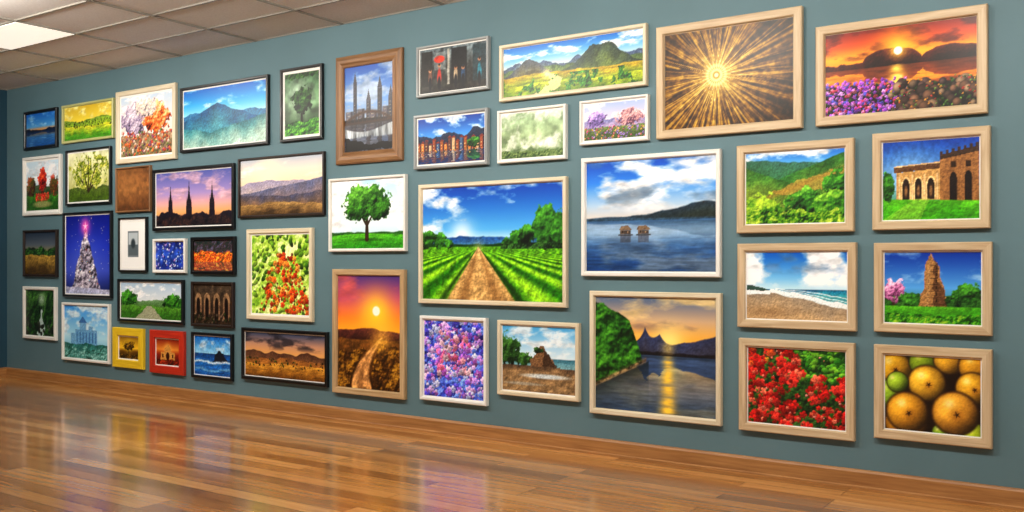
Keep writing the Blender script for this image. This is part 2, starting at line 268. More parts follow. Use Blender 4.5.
def p_ruin_tower(p):
    p.G((0,'2a6a10'),(.5,'5898d8'),(1,'0c3890')); p.clouds(.4,'c0d8f0',3,.55,.5); p.fol(p.B(p.R(.42,.05,5)),DG+['2f6420'],12)
    p.poly([(.36,.2),(.40,.45),(.43,.6),(.43,.8),(.46,.86),(.5,.99),(.53,.88),(.57,.8),(.58,.6),(.63,.45),(.66,.2)],'9c7448',1,1,.05)
    p.poly([(.52,.2),(.52,.92),(.56,.8),(.58,.6),(.63,.45),(.66,.2)],'4c3220',.7,1,.04)
    for k in range(7): p.box(.42+.01*k,.61-.01*k,.27+.09*k,.283+.09*k,'2c1c12',.75); p.box(.44+.005*k,.462+.005*k,.21+.09*k,.26+.09*k,'20140c',.8); p.box(.54,.56,.21+.09*k,.26+.09*k,'140c06',.7)
    p.M(np.exp(-((p.U-.44-.05*p.V)/.015)**2)*((p.V>.25)&(p.V<.8)),'e0b478',.5)
    p.tree(.1,.46,.12,.15,['7a4068','c878a8','e8b0d0'],90,.045,(.25,.015,'4a3020')); p.tree(.86,.42,.16,.13,GR[:3],100,.045); p.tree(.25,.34,.12,.1,GR[:3],60,.045)
    p.hill(.24+0*p.V,'5aa824','2c7814',.25,.2,18,.4,1); p.fol(p.B(p.R(.12,.06,5))*.9,['18400c','2a6a14','58a024','88a830'],14)
def p_sunset_fjord(p):
    p.G((0,'1c3850'),(.5,'f4c050'),(.62,'f4a83c'),(.8,'c0a080'),(1,'506484')); p.clouds(.6,'f4d088',2,.48,.75,3); p.clouds(.68,'5c5068',2,.5,.7,3); p.glow(.62,.6,.14,'ffe890',.9)
    h=.55+.17*np.exp(-np.abs(p.U-.43)/.06)+.1*np.exp(-np.abs(p.U-.55)/.05)+.06*np.exp(-np.abs(p.U-.75)/.1)+.13*np.clip((p.U-.75)/.25,0,1)+.02*p.N(9)
    p.hill(h,'343c5a','403c48',.2,.1,8); p.hill(p.R(.53,.012,6),'1c181c','1c181c'); p.glow(.62,.57,.06,'ffd860',.5); p.water(.5,'446890',.5,.012)
    p.im*=np.where(p.V<.5,.7+.65*p.V,1)[...,None]
    p.M(np.exp(-((p.U-.62)/(.035+.05*(.5-p.V)))**2)*(p.V<.5)*(.3+.9*p.N(20,2,.3,2)),'ffc848',.95)
    top=.93-.85*np.clip(p.U-.05,0,1)**1.2-2.2*np.clip(p.U-.3,0,1)+.03*p.N(10); sh=.2+.55*p.U
    m=p.B(top)*np.clip((p.V-sh)/.01,0,1)*(p.U<.44); p.M(np.clip((sh-p.V)/.01,0,1)*np.exp(-np.clip(sh-p.V,0,1)/.12)*(p.U<.46),'0c1c20',.8)
    p.fol(m,['0e2008','1a4010','30681c','4c8828'],9,.1*(top-.3)-.12*p.U)
    e=np.exp(-((p.V-sh-.015)/.022)**2)*(p.U<.44); p.M(e,C('7a6248')*(.5+.9*p.L(20,4))[...,None],.95)
def p_red_dahlias(p):
    p.G((0,'1c0a08'),(1,'14240c')); p.fol(np.ones_like(p.U),DG,10)
    p.blobs(240,(.4,1,.6,1.05),.03,.07,['2f7a20','58a030','1f5a18','7ab838'])
    ok=lambda u,v: not(u>.52+.25*(1-v) and v>.66)
    p.blobs(150,(0,1,-.02,.98),.05,.085,['c82420','a01812','d83c30','b83028','8c1410','d86850'],'petal',ok)
    p.blobs(120,(0,1,-.02,.98),.022,.04,['d84838','b02018','e87860','801008','2a5a1c'],'petal',ok)
    p.blobs(14,(0,.4,.75,1),.035,.06,['e09830','e86830','d03020'],'petal')
    p.blobs(60,(0,1,0,1),.012,.024,['2a6a1c','50902c','e87868','f0a090'])
def p_golden_apples(p):
    p.im[:]=C('201005')
    L=[(.1,.82,.24,'c89828'),(.42,.92,.2,'7a9024'),(.68,.97,.2,'d09a30'),(.95,.9,.22,'c89028'),(.05,.48,.2,'88a830'),(.22,.1,.28,'c08828'),(.45,.65,.25,'e8b038'),(.92,.62,.22,'d8a030'),(.14,.64,.15,'98b838'),(.62,.0,.15,'7a9c28'),(.95,.0,.18,'90a028'),(.24,.25,.28,'d89a30'),(.74,.28,.3,'e0a03c')]
    for i,(u,v,r,c) in enumerate(L):
        p.disc(u,v,r*1.04,'2c1806',.12); p.blob(u,v,r,C(c)*1.2,0,'ball'); p.glow(u-.06,v+r*.4,r*.2,'fff0b0',.6)
        if i in (6,7,11,12,0):
            p.glow(u+.02,v-.02,r*.22,'9a6420',.75)
            for k in range(5): a=k*1.2566+i; p.line(u+.02,v-.02,u+.02+r*.14*math.cos(a)/p.A,v-.02+r*.14*math.sin(a),.012,.004,'3a2008')
    p.tex(.1,8); p.tm[:]=.35
def p_violet_blooms(p):
    p.G((0,'2c3a98'),(.5,'4a48b0'),(1,'3058c0')); p.fol(np.ones_like(p.U),['18206c','2c3c98','4a60d0','6a88e8'],9,.05)
    p.blobs(190,(0,1,0,1),.035,.07,['8858c8','b888e8','5a50d0','d0a8e8','a058b0','6888f0','c0c8f8'],'petal'); p.blobs(60,(.25,.75,.3,.85),.035,.065,['d86890','e8a0b0','e8c0d0','b870d8'],'petal')
    p.blobs(160,(0,1,0,1),.012,.025,['e8e0ff','7090f0','4048b0','c890e0'],'petal'); p.tex(.15,5)
def p_rocky_shore(p):
    p.G((0,'7a5a38'),(.5,'d0e4f0'),(1,'4c98d0')); p.clouds(.5,'ffffff',3,.5,.7); p.hill(p.R(.52,.01,4),'3a7080','7098a0',.1,.1,14,.3,3)
    p.hill(.32+.04*p.N(4),'b0a898','8a6c48',.2,.12,14,.3,2); p.tree(.1,.62,.15,.24,DG,160,.05); p.tree(.3,.5,.1,.1,DG,60,.05)
    p.poly([(.38,.38),(.44,.55),(.5,.66),(.58,.72),(.64,.6),(.7,.5),(.76,.38)],'7a5c40',1,1,.06); p.poly([(.56,.38),(.58,.7),(.64,.6),(.7,.5),(.76,.38)],'342418',.7,1,.05); p.tree(.5,.64,.06,.05,DG,30,.04)
    p.hill(.38+.03*p.N(6)*(p.U<.8),'5a4634','8a7050',.1,.25,14); p.E(.6,.25,.4,.045,'c8d4d8',.5,.85); p.E(.3,.12,.35,.03,'a8b0b0',.5,.5)
def p_sunset_track(p):
    p.G((0,'3a1c0c'),(.5,'f8a430'),(.62,'f88430'),(.8,'b45470'),(1,'4c3878')); p.clouds(.6,'e06850',2,.5,.6,3); p.glow(.62,.68,.18,'ffc838',.95); p.disc(.62,.69,.05,'fffbe0',.3)
    p.hill(p.R(.52,.03,3),'5a3028','341a14',.1); p.hill(p.R(.44,.02,3),'7a5020','301a0a',.4,.3,14,.6,1)
    cx=.72-.62*np.sin(np.clip((.47-p.V)/.47,0,1)*1.9)*.55
    w=.02+.34*np.clip(.47-p.V,0,1); m=np.clip((w-np.abs(p.U-cx))/.03,0,1)*(p.V<.46); p.M(m,C('d89c60')*(.55+.8*(.5*p.N(16,3)+.5*p.L(14,4))[...,None]))
    p.M(np.exp(-((p.U-cx)/(w*.3+.001))**2)*(p.V<.44),'6a4828',.55); p.fol(p.B(p.R(.36,.05,6))*((p.U<cx-w-.02)|(p.U>cx+w+.03)),['2c1808','5a3810','9a7024'],16); p.glow(.7,.45,.12,'ffc050',.6)
def p_orange_berries(p):
    p.G((0,'8aa838'),(.5,'b8d068'),(1,'d0e890')); p.fol(np.ones_like(p.U),['6a9a28','90b83c','b0d058','cce88c'],6,.12); p.blobs(160,(0,1,0,1.02),.03,.06,['6a9a2c','8ab838','a0c84c','4a7a20'])
    def ok(u,v): return abs(u-.58)<.1+.38*(1-v) and v<.75
    p.blobs(170,(0,1,.02,.8),.03,.055,['e05020','e87028','c84018','f09840','a82c10'],'petal',ok); p.blobs(150,(0,1,.02,.8),.014,.026,['f8b060','d04818','8a2008','7aa830'],'petal',ok)
def p_desert_hills(p):
    p.G((0,'4a2c10'),(.55,'d89c60'),(.75,'b48870'),(1,'3c4864')); p.clouds(.6,'24242e',2,.5,.75,3)
    p.hill(p.R(.55,.07,2,3),'54382a','745238',.2,.14,7); p.hill(p.R(.42,.06,2,3),'8a5a30','a4702e',.2,.18,8); p.hill(p.R(.3,.03,2),'c8903c','6a4418',.3,.2,14,.4,2); p.blobs(70,(0,1,.25,.42),.015,.04,DG)
def p_autumn_pond(p):
    p.G((0,'2a1c20'),(.5,'4a3a48'),(1,'182038')); p.fol((p.V>.4)*1.,['1c2c38','2c3c30','4a3038','5a5a70'],9); p.fol(p.B(p.R(.6,.1,5)),['b03018','e86828','f0b040','4a6a30'],14); p.water(.3,'30406a',.3,.02)
def p_cobalt_lights(p):
    p.G((0,'1c2c70'),(.5,'3058b8'),(1,'182468')); p.tex(.3,6); p.blobs(160,(0,1,0,1),.02,.05,['4a70e0','98b8f8','e0e8ff','2840a0','b090d8','1c2870'],'petal')
def p_grey_sketch(p):
    p.im[:]=C('e4e4e0'); p.box(.26,.74,.22,.8,'70787c'); p.box(.3,.7,.26,.76,'a8b0b4'); p.box(.3,.7,.26,.5,'5a6468'); p.E(.5,.52,.12,.13,'3a4448',.4); p.tm[:]=0
def p_star_tree(p):
    p.G((0,'141c48'),(.3,'4050b0'),(.6,'2034a8'),(1,'0e1878')); p.glow(.45,.4,.4,'6070d0',.6); p.blobs(50,(0,1,.2,1),.003,.008,['ffffff'],'ball')
    m=np.clip((.34*(.87-p.V)/.8+.05*(p.N(10,3)-.5)-np.abs(p.U-.46))/.02,0,1)*(p.V>.05); p.fol(m,['3a3440','706878','a8a0b0','e0d8e0'],12,-.2*(p.U-.46))
    p.blobs(70,(.2,.75,.08,.8),.006,.012,['ffd060','ff5040','80e0ff','ffffff'],'ball',lambda u,v:abs(u-.46)<.3*(.87-v)/.8); p.glow(.45,.86,.1,'ff60b8',.95); p.disc(.45,.86,.02,'fff0ff')
    for k in range(5): a=math.pi/2+k*1.2566; p.line(.45,.86,.45+.06*math.cos(a)/p.A,.86+.06*math.sin(a),.01,.002,'ffc0e8')
    p.hill(p.R(.08,.03,3),'a8a8c0','8088a8')
def p_dark_meadow(p):
    p.G((0,'3a2c14'),(.5,'8a7c50'),(.7,'586068'),(1,'2c3848')); p.hill(p.R(.6,.06,4),'1c2418','2a3020'); p.fol(p.B(p.R(.62,.1,6))*(p.V>.45),DG,12); p.hill(p.R(.45,.04,3),'a08440','4a3818',.4,.25)
def p_forest_stream(p):
    p.G((0,'14200c'),(1,'3a5a34')); p.fol(np.ones_like(p.U),DG,8); p.glow(.55,.8,.13,'c8d8c8',.7); p.poly([(.52,.6),(.58,.6),(.55,.4),(.66,.2),(.6,0),(.35,0),(.48,.2),(.5,.4)],'c0d0d0',.85,.5,.05); p.blobs(40,(0,1,0,.3),.03,.06,['2c3020','4a5040','1c2414'],'ball')
def p_park_hedges(p):
    p.G((0,'8a9078'),(.5,'d0d8dc'),(1,'a0b8d0')); p.clouds(.5,'f0f4f8',3,.45); p.hill(p.R(.5,.1,2),'6a8a60','4a7034',.2,.1); p.tree(.13,.52,.15,.25,GR[:3],130,.06); p.tree(.87,.48,.16,.2,GR[:3],130,.06)
    p.hill(p.R(.36,.05,3),'5a8a30','3a6a20',.2,.25); p.poly([(.45,.36),(.52,.36),(.7,0),(.25,0)],'a09c88',.9,.8,.03)
def p_old_arches(p):
    p.G((0,'34261a'),(1,'504234')); p.tex(.3,8)
    for x in (.12,.35,.6,.85): p.box(x-.09,x+.09,.1,.6,'7a5e48'); p.E(x,.6,.09,.2,'886c50',.1); p.box(x-.05,x+.05,.1,.55,'20140e'); p.E(x,.55,.05,.13,'20140e',.2)
    p.blobs(60,(0,1,0,.25),.03,.06,['4a3828','6a5848','2c3418'],'ball'); p.tex(.2,14); p.tm[:]=.8
def p_blue_palace(p):
    p.G((0,'4888a8'),(.4,'a8d8f0'),(1,'3c88d8')); p.clouds(.4,'e0f0fc',3,.4,.8)
    for a,b,h in ((.25,.75,.55),(.35,.5,.68),(.55,.65,.62),(.15,.25,.48)): p.box(a,b,.25,h,'6898c0',.9)
    for x in np.arange(.28,.74,.07): p.box(x,x+.03,.3,.5,'2c6098',.8)
    p.poly([(.33,.68),(.52,.68),(.425,.8)],'406ca0'); p.hill(p.R(.28,.03,4),'2c6860','488c88',.2,.2); p.fol(p.B(p.R(.2,.06,6)),['20584c','4a8880','88b8b0'],12)
def p_yellow_motif(p):
    p.G((0,'2a1c08'),(.35,'6a4a10'),(.5,'e8b830'),(1,'8a6818')); p.glow(.5,.6,.25,'f8d848',.9); p.line(.5,.1,.5,.6,.03,.02,'241606'); p.tree(.5,.62,.28,.22,['2a1c08','5a4010','a07c1c'],40,.06); p.fol(p.B(p.R(.22,.04,5)),['1c1206','4a3410','8a6818'],10)
def p_red_medallion(p):
    p.G((0,'3a0c06'),(.4,'8a2810'),(.6,'d88838'),(1,'7a2410')); p.glow(.5,.62,.2,'f0c060',.9); p.poly([(.2,.2),(.2,.5),(.35,.5),(.35,.6),(.5,.8),(.65,.6),(.65,.5),(.8,.5),(.8,.2)],'c08a48',1,.9,.03); p.E(.5,.35,.08,.16,'3a1408',.1); p.box(.26,.32,.28,.42,'3a1408'); p.box(.68,.74,.28,.42,'3a1408'); p.fol(p.B(p.R(.2,.05,5)),['2a0a06','6a1c0c','a83c18'],10)
def p_sea_rock(p):
    p.G((0,'0c3468'),(.55,'90c8f0'),(1,'1464b8')); p.clouds(.6,'f0f4f8',3,.5,.7); p.hill(.56+0*p.V,'144c84','1c60a4',.3,.25,14,.3,2); p.poly([(.5,.35),(.58,.55),(.68,.66),(.78,.58),(.92,.35)],'1c2430',1,1,.06); p.M(np.exp(-((p.V-.34-.03*np.sin(p.U*9)-.05*(p.N(8)-.5))/.03)**2),'d8e8f8',.85); p.M(np.exp(-((p.V-.15-.03*np.sin(p.U*7+1)-.05*(p.N(8)-.5))/.03)**2),'88b4d8',.7); p.tex(.12,20)

# ------------------------------------------------------------------ materials
def newmat(name):
    m=bpy.data.materials.new(name); m.use_nodes=True; nt=m.node_tree; b=nt.nodes['Principled BSDF']; return m,nt,b
def lc(h): return tuple(lin(C(h)))+(1,)
def wood(name,h,h2,vert,rough=.45,amt=1):
    m,nt,b=newmat(name); tc=nt.nodes.new('ShaderNodeTexCoord'); mp=nt.nodes.new('ShaderNodeMapping')
    mp.inputs['Scale'].default_value=(45,30,2.5) if vert else (2.5,30,45)
    oi=nt.nodes.new('ShaderNodeObjectInfo'); ad=nt.nodes.new('ShaderNodeVectorMath'); ad.operation='ADD'
    sc=nt.nodes.new('ShaderNodeVectorMath'); sc.operation='SCALE'; sc.inputs[0].default_value=(7,5,9)
    nt.links.new(oi.outputs['Random'],sc.inputs['Scale']); nt.links.new(tc.outputs['Object'],ad.inputs[0]); nt.links.new(sc.outputs[0],ad.inputs[1]); nt.links.new(ad.outputs[0],mp.inputs[0])
    n=nt.nodes.new('ShaderNodeTexNoise'); n.inputs['Scale'].default_value=1; n.inputs['Detail'].default_value=5; n.inputs['Distortion'].default_value=.6
    nt.links.new(mp.outputs[0],n.inputs['Vector']); r=nt.nodes.new('ShaderNodeValToRGB'); r.color_ramp.elements[0].position=.3; r.color_ramp.elements[1].position=.7
    r.color_ramp.elements[0].color=lc(h2); r.color_ramp.elements[1].color=lc(h); nt.links.new(n.outputs['Fac'],r.inputs[0]); nt.links.new(r.outputs[0],b.inputs['Base Color'])
    b.inputs['Roughness'].default_value=rough
    bp=nt.nodes.new('ShaderNodeBump'); bp.inputs['Strength'].default_value=.12; nt.links.new(n.outputs['Fac'],bp.inputs['Height']); nt.links.new(bp.outputs[0],b.inputs['Normal'])
    return m
FM={}
for k,h,h2,ro in (('lightwood','d2bc98','b29570',.45),('cream','e4d8be','ccbc9a',.4),('white','f0efe9','dcdad2',.35),('black','101012','070708',.3),('brown','9a7048','684626',.5),
    ('tan','c8aa80','a08054',.45),('darkbrown','2a1a12','180e08',.4),('yellow','f0cc28','d8b018',.4),('red','c83018','a02010',.4),('olive','c8c888','a0a060',.4),('silver','a8acac','7e8282',.3)):
    FM[k]=(wood('frame_%s_rail'%k,h,h2,False,ro),wood('frame_%s_stile'%k,h,h2,True,ro))
m,nt,b=newmat('mat_board'); n=nt.nodes.new('ShaderNodeTexNoise'); n.inputs['Scale'].default_value=120
r=nt.nodes.new('ShaderNodeValToRGB'); r.color_ramp.elements[0].color=lc('e8e6e0'); r.color_ramp.elements[1].color=lc('f8f7f2'); nt.links.new(n.outputs['Fac'],r.inputs[0]); nt.links.new(r.outputs[0],b.inputs['Base Color']); b.inputs['Roughness'].default_value=.8; MATB=m
m,nt,b=newmat('printed_picture'); a=nt.nodes.new('ShaderNodeVertexColor'); a.layer_name='Col'
hs=nt.nodes.new('ShaderNodeHueSaturation'); hs.inputs['Saturation'].default_value=1.0; hs.inputs['Value'].default_value=1.08
nt.links.new(a.outputs['Color'],hs.inputs['Color']); nt.links.new(hs.outputs[0],b.inputs['Base Color']); b.inputs['Roughness'].default_value=.35; b.inputs['Specular IOR Level'].default_value=.3; PIC=m

# ------------------------------------------------------------------ framed pictures
def link(o,parent=None):
    bpy.context.collection.objects.link(o)
    if parent: o.parent=parent
    return o
def ring_mesh(name,w,h,prof,mats):
    vs=[];fs=[];mi=[]
    for ins,y in prof:
        a,c=w/2-ins,h/2-ins; vs+=[(-a,y,-c),(a,y,-c),(a,y,c),(-a,y,c)]
    for i in range(len(prof)-1):
        for k in range(4):
            fs.append((4*i+k,4*i+(k+1)%4,4*i+4+(k+1)%4,4*i+4+k)); mi.append(k%2 if len(mats)>1 else 0)
    me=bpy.data.meshes.new(name); me.from_pydata(vs,[],fs); 
    for mm in mats: me.materials.append(mm)
    me.polygons.foreach_set('material_index',mi); me.update(); return me
seed=100
def framed(name,x,z,w,h,fw,fm,fn,mat=0,depth=.045):
    global seed; seed+=31
    t=.012 if x>-6.5 else .03; x-=t/2; w-=t; h-=.008
    if x<-6.5: depth=.038
    e=link(bpy.data.objects.new('framed_'+name,None)); e.empty_display_size=.1; e.location=(x,0,z)
    d=-depth; bv=.006
    prof=[(0,-.001),(0,d+bv),(bv,d),(fw-bv*1.3,d),(fw-.002,d+bv),(fw,d+.012),(fw,d+.022),(fw+.004,d+.022)]
    if fm in ('brown',) and fw>.05: prof=[(0,-.001),(0,d+.02),(.01,d+.008),(fw*.35,d),(fw*.6,d+.004),(fw*.75,d+.012),(fw-.004,d+.006),(fw,d+.016),(fw,d+.024),(fw+.004,d+.024)]
    link(bpy.data.objects.new('frame',ring_mesh('frame',w,h,prof,FM[fm])),e)
    iw,ih=w-2*fw,h-2*fw; yc=d+.022
    if mat: 
        link(bpy.data.objects.new('mat',ring_mesh('mat',iw,ih,[(0,yc-.001),(mat,yc-.001),(mat+.002,yc+.002)],[MATB])),e); iw-=2*mat; ih-=2*mat
    p=Pic(iw,ih,seed); fn(p); im=lin(p.finish()); ny,nx=p.ny,p.nx
    gx,gz=np.meshgrid(np.linspace(-iw/2,iw/2,nx),np.linspace(-ih/2,ih/2,ny))
    co=np.stack([gx,np.full_like(gx,yc+.001),gz],-1).reshape(-1,3).astype(np.float32)
    i=np.arange(ny*nx).reshape(ny,nx); q=np.stack([i[:-1,:-1],i[:-1,1:],i[1:,1:],i[1:,:-1]],-1).reshape(-1,4)
    me=bpy.data.meshes.new('picture'); me.vertices.add(len(co)); me.vertices.foreach_set('co',co.ravel())
    me.loops.add(q.size); me.loops.foreach_set('vertex_index',q.ravel().astype(np.int32)); me.polygons.add(len(q)); me.polygons.foreach_set('loop_start',np.arange(0,q.size,4,dtype=np.int32))
    me.update(calc_edges=True); me.materials.append(PIC)
    ca=me.color_attributes.new('Col','FLOAT_COLOR','POINT'); ca.data.foreach_set('color',np.concatenate([im.reshape(-1,3),np.ones((ny*nx,1))],1).astype(np.float32).ravel())
    link(bpy.data.objects.new('picture',me),e)
    # backing board behind the picture
    bm=bpy.data.meshes.new('backing'); a,c=w/2-.006,h/2-.006
    bm.from_pydata([(-a,-.004,-c),(a,-.004,-c),(a,-.004,c),(-a,-.004,c)],[],[(0,1,2,3)]); bm.materials.append(MATB); link(bpy.data.objects.new('backing',bm),e)

T=[('dusk_lake_picture',-11.48,3.13,.78,.49,.035,'black',p_dusk_lake,0),
('yellow_field_picture',-10.46,3.14,1.09,.47,.03,'olive',p_yellow_field,0),
('blossom_garden_picture',-9.33,3.01,1.12,.83,.055,'cream',p_blossom_garden,.02),
('blue_mountain_picture',-8.01,3.00,1.42,.70,.03,'black',p_blue_mountains,.012),
('misty_tree_picture',-6.85,3.01,.61,.72,.028,'black',p_misty_tree,.025),
('bridge_city_picture',-5.98,2.89,.83,1.01,.11,'brown',p_bridge_city,0),
('market_street_picture',-5.01,3.14,.79,.45,.022,'silver',p_market_people,.008),
('valley_river_picture',-3.84,3.03,1.35,.47,.03,'cream',p_valley_river,0),
('golden_rays_picture',-2.55,2.80,1.09,.83,.06,'lightwood',p_golden_rays,0),
('sunset_flower_picture',-1.40,2.72,1.05,.67,.058,'lightwood',p_sunset_flowers,0),
('red_tree_picture',-11.45,2.43,.89,.74,.04,'white',p_red_tree,.02),
('golden_oak_picture',-10.45,2.49,.95,.67,.025,'black',p_golden_oak,.015),
('brown_study_picture',-9.56,2.30,.68,.52,.018,'brown',p_brown_study,0),
('spires_picture',-8.51,2.16,1.39,.68,.035,'black',p_spires,.01),
('pink_ridge_picture',-7.15,2.23,1.26,.61,.022,'darkbrown',p_pink_ridges,0),
('round_tree_picture',-6.00,1.92,.96,.69,.025,'white',p_round_tree,0),
('lit_town_picture',-5.03,2.53,.81,.48,.026,'silver',p_lit_town,.012),
('green_mist_picture',-4.20,2.51,.67,.44,.022,'white',p_green_mist,.01),
('lavender_meadow_picture',-3.45,2.56,.60,.35,.02,'white',p_lavender_meadow,.012),
('country_road_picture',-4.62,1.64,1.52,1.04,.035,'cream',p_country_road,0),
('lake_boathouse_picture',-3.16,1.83,1.15,.92,.035,'white',p_lake_boats,0),
('green_hillside_picture',-2.07,1.99,.81,.62,.055,'lightwood',p_green_hillside,.006),
('stone_hall_picture',-1.21,2.00,.70,.63,.055,'lightwood',p_stone_hall,.006),
('beach_picture',-2.06,1.32,.82,.59,.055,'lightwood',p_beach,.006),
('ruined_tower_picture',-1.20,1.32,.70,.58,.055,'lightwood',p_ruin_tower,.006),
('fjord_sunset_picture',-3.12,.79,1.08,.95,.04,'cream',p_sunset_fjord,0),
('red_dahlia_picture',-2.06,.63,.80,.65,.055,'lightwood',p_red_dahlias,.006),
('golden_apple_picture',-1.20,.65,.70,.61,.058,'lightwood',p_golden_apples,.006),
('violet_flower_picture',-5.00,.65,.73,.74,.03,'white',p_violet_blooms,.008),
('rocky_shore_picture',-4.14,.70,.79,.62,.035,'cream',p_rocky_shore,.006),
('sunset_track_picture',-5.98,.84,.90,1.16,.055,'tan',p_sunset_track,0),
('orange_berry_picture',-7.16,1.36,.97,.91,.045,'cream',p_orange_berries,.015),
('desert_hill_picture',-7.10,.56,1.25,.53,.035,'black',p_desert_hills,.006),
('autumn_pond_picture',-8.17,1.55,.74,.40,.035,'black',p_autumn_pond,0),
('cobalt_light_picture',-8.90,1.55,.60,.38,.03,'white',p_cobalt_lights,0),
('grey_sketch_picture',-9.57,1.68,.56,.62,.02,'black',p_grey_sketch,.03),
('christmas_tree_picture',-10.47,1.57,1.03,1.02,.03,'black',p_star_tree,.012),
('dark_meadow_picture',-11.49,1.59,.80,.59,.03,'darkbrown',p_dark_meadow,0),
('forest_stream_picture',-11.50,.85,.78,.66,.04,'white',p_forest_stream,0),
('park_hedge_picture',-9.25,1.05,1.22,.49,.03,'black',p_park_hedges,.01),
('stone_arches_picture',-8.18,1.04,.71,.48,.03,'darkbrown',p_old_arches,0),
('blue_palace_picture',-10.50,.65,1.01,.70,.03,'white',p_blue_palace,0),
('yellow_tree_picture',-9.65,.51,.61,.46,.09,'yellow',p_yellow_motif,.012),
('red_temple_picture',-8.94,.50,.63,.48,.085,'red',p_red_medallion,.01),
('sea_rock_picture',-8.185,.50,.69,.49,.03,'black',p_sea_rock,.006)]
for t in T: framed(*t[:8],mat=t[8])

# ------------------------------------------------------------------ room
X0,X1,Y0,ZC=-12.33,5.0,-11.0,3.70
def boxmesh(name,x0,x1,y0,y1,z0,z1,mat,parent=None,bev=0):
    v=[(x,y,z) for x in (x0,x1) for y in (y0,y1) for z in (z0,z1)]
    f=[(0,1,3,2),(4,6,7,5),(0,4,5,1),(2,3,7,6),(0,2,6,4),(1,5,7,3)]
    me=bpy.data.meshes.new(name); me.from_pydata(v,[],f); me.materials.append(mat); me.update()
    o=link(bpy.data.objects.new(name,me),parent)
    if bev: mo=o.modifiers.new('bevel','BEVEL'); mo.width=bev; mo.segments=3
    return o
def paint(name,h,h2,rough=.6):
    m,nt,b=newmat(name); tc=nt.nodes.new('ShaderNodeTexCoord'); n=nt.nodes.new('ShaderNodeTexNoise'); n.inputs['Scale'].default_value=1.2; n.inputs['Detail'].default_value=6
    r=nt.nodes.new('ShaderNodeValToRGB'); r.color_ramp.elements[0].position=.3; r.color_ramp.elements[1].position=.7; r.color_ramp.elements[0].color=lc(h2); r.color_ramp.elements[1].color=lc(h)
    nt.links.new(tc.outputs['Object'],n.inputs['Vector']); nt.links.new(n.outputs['Fac'],r.inputs[0]); nt.links.new(r.outputs[0],b.inputs['Base Color']); b.inputs['Roughness'].default_value=rough
    n2=nt.nodes.new('ShaderNodeTexNoise'); n2.inputs['Scale'].default_value=180; nt.links.new(tc.outputs['Object'],n2.inputs['Vector']); bp=nt.nodes.new('ShaderNodeBump'); bp.inputs['Strength'].default_value=.05; bp.inputs['Distance'].default_value=.01
    nt.links.new(n2.outputs['Fac'],bp.inputs['Height']); nt.links.new(bp.outputs[0],b.inputs['Normal']); return m
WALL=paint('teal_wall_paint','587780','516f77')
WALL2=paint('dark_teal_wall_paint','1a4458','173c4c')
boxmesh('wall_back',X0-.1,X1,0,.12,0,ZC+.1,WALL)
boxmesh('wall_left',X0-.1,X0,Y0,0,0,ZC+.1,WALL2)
# floor
m,nt,b=newmat('oak_plank_floor'); tc=nt.nodes.new('ShaderNodeTexCoord')
br=nt.nodes.new('ShaderNodeTexBrick'); br.inputs['Scale'].default_value=1; br.inputs['Brick Width'].default_value=1.7; br.inputs['Row Height'].default_value=.13; br.inputs['Mortar Size'].default_value=.0025; br.inputs['Bias'].default_value=0
br.offset=.37; br.offset_frequency=3; br.squash=1
br.inputs['Color1'].default_value=(0,0,0,1); br.inputs['Color2'].default_value=(1,1,1,1); br.inputs['Mortar'].default_value=(.5,.5,.5,1)
nt.links.new(tc.outputs['Object'],br.inputs['Vector'])
mp=nt.nodes.new('ShaderNodeMapping'); mp.inputs['Scale'].default_value=(1.1,16,1); 
sc=nt.nodes.new('ShaderNodeVectorMath'); sc.operation='MULTIPLY_ADD'; sc.inputs[1].default_value=(9,3,7); nt.links.new(br.outputs['Color'],sc.inputs[0]); nt.links.new(tc.outputs['Object'],sc.inputs[2]); nt.links.new(sc.outputs[0],mp.inputs[0])
n=nt.nodes.new('ShaderNodeTexNoise'); n.inputs['Scale'].default_value=1.6; n.inputs['Detail'].default_value=7; n.inputs['Distortion'].default_value=.8; nt.links.new(mp.outputs[0],n.inputs['Vector'])
ad=nt.nodes.new('ShaderNodeMath'); ad.operation='MULTIPLY_ADD'; ad.inputs[1].default_value=.45; nt.links.new(br.outputs['Color'],ad.inputs[0])
m2=nt.nodes.new('ShaderNodeMath'); m2.operation='MULTIPLY'; m2.inputs[1].default_value=.6; nt.links.new(n.outputs['Fac'],m2.inputs[0]); nt.links.new(m2.outputs[0],ad.inputs[2])
r=nt.nodes.new('ShaderNodeValToRGB'); e=r.color_ramp.elements; e[0].position=.18; e[0].color=lc('6c3e1a'); e[1].position=.85; e[1].color=lc('dca260'); q=e.new(.5); q.color=lc('b07436')
nt.links.new(ad.outputs[0],r.inputs[0]); mx=nt.nodes.new('ShaderNodeMixRGB'); mx.inputs[2].default_value=lc('3a2210'); nt.links.new(br.outputs['Fac'],mx.inputs[0]); nt.links.new(r.outputs[0],mx.inputs[1]); nt.links.new(mx.outputs[0],b.inputs['Base Color'])
rr=nt.nodes.new('ShaderNodeMapRange'); rr.inputs['To Min'].default_value=.16; rr.inputs['To Max'].default_value=.3; nt.links.new(n.outputs['Fac'],rr.inputs[0]); nt.links.new(rr.outputs[0],b.inputs['Roughness'])
b.inputs['Coat Weight'].default_value=.75; b.inputs['Coat Roughness'].default_value=.13; b.inputs['Coat IOR'].default_value=1.5
bp=nt.nodes.new('ShaderNodeBump'); bp.inputs['Strength'].default_value=.12; bp.inputs['Distance'].default_value=.01; nt.links.new(n.outputs['Fac'],bp.inputs['Height']); nt.links.new(bp.outputs[0],b.inputs['Normal'])
FL=m
boxmesh('floor',X0-.1,X1,Y0,.12,-.1,0,FL)
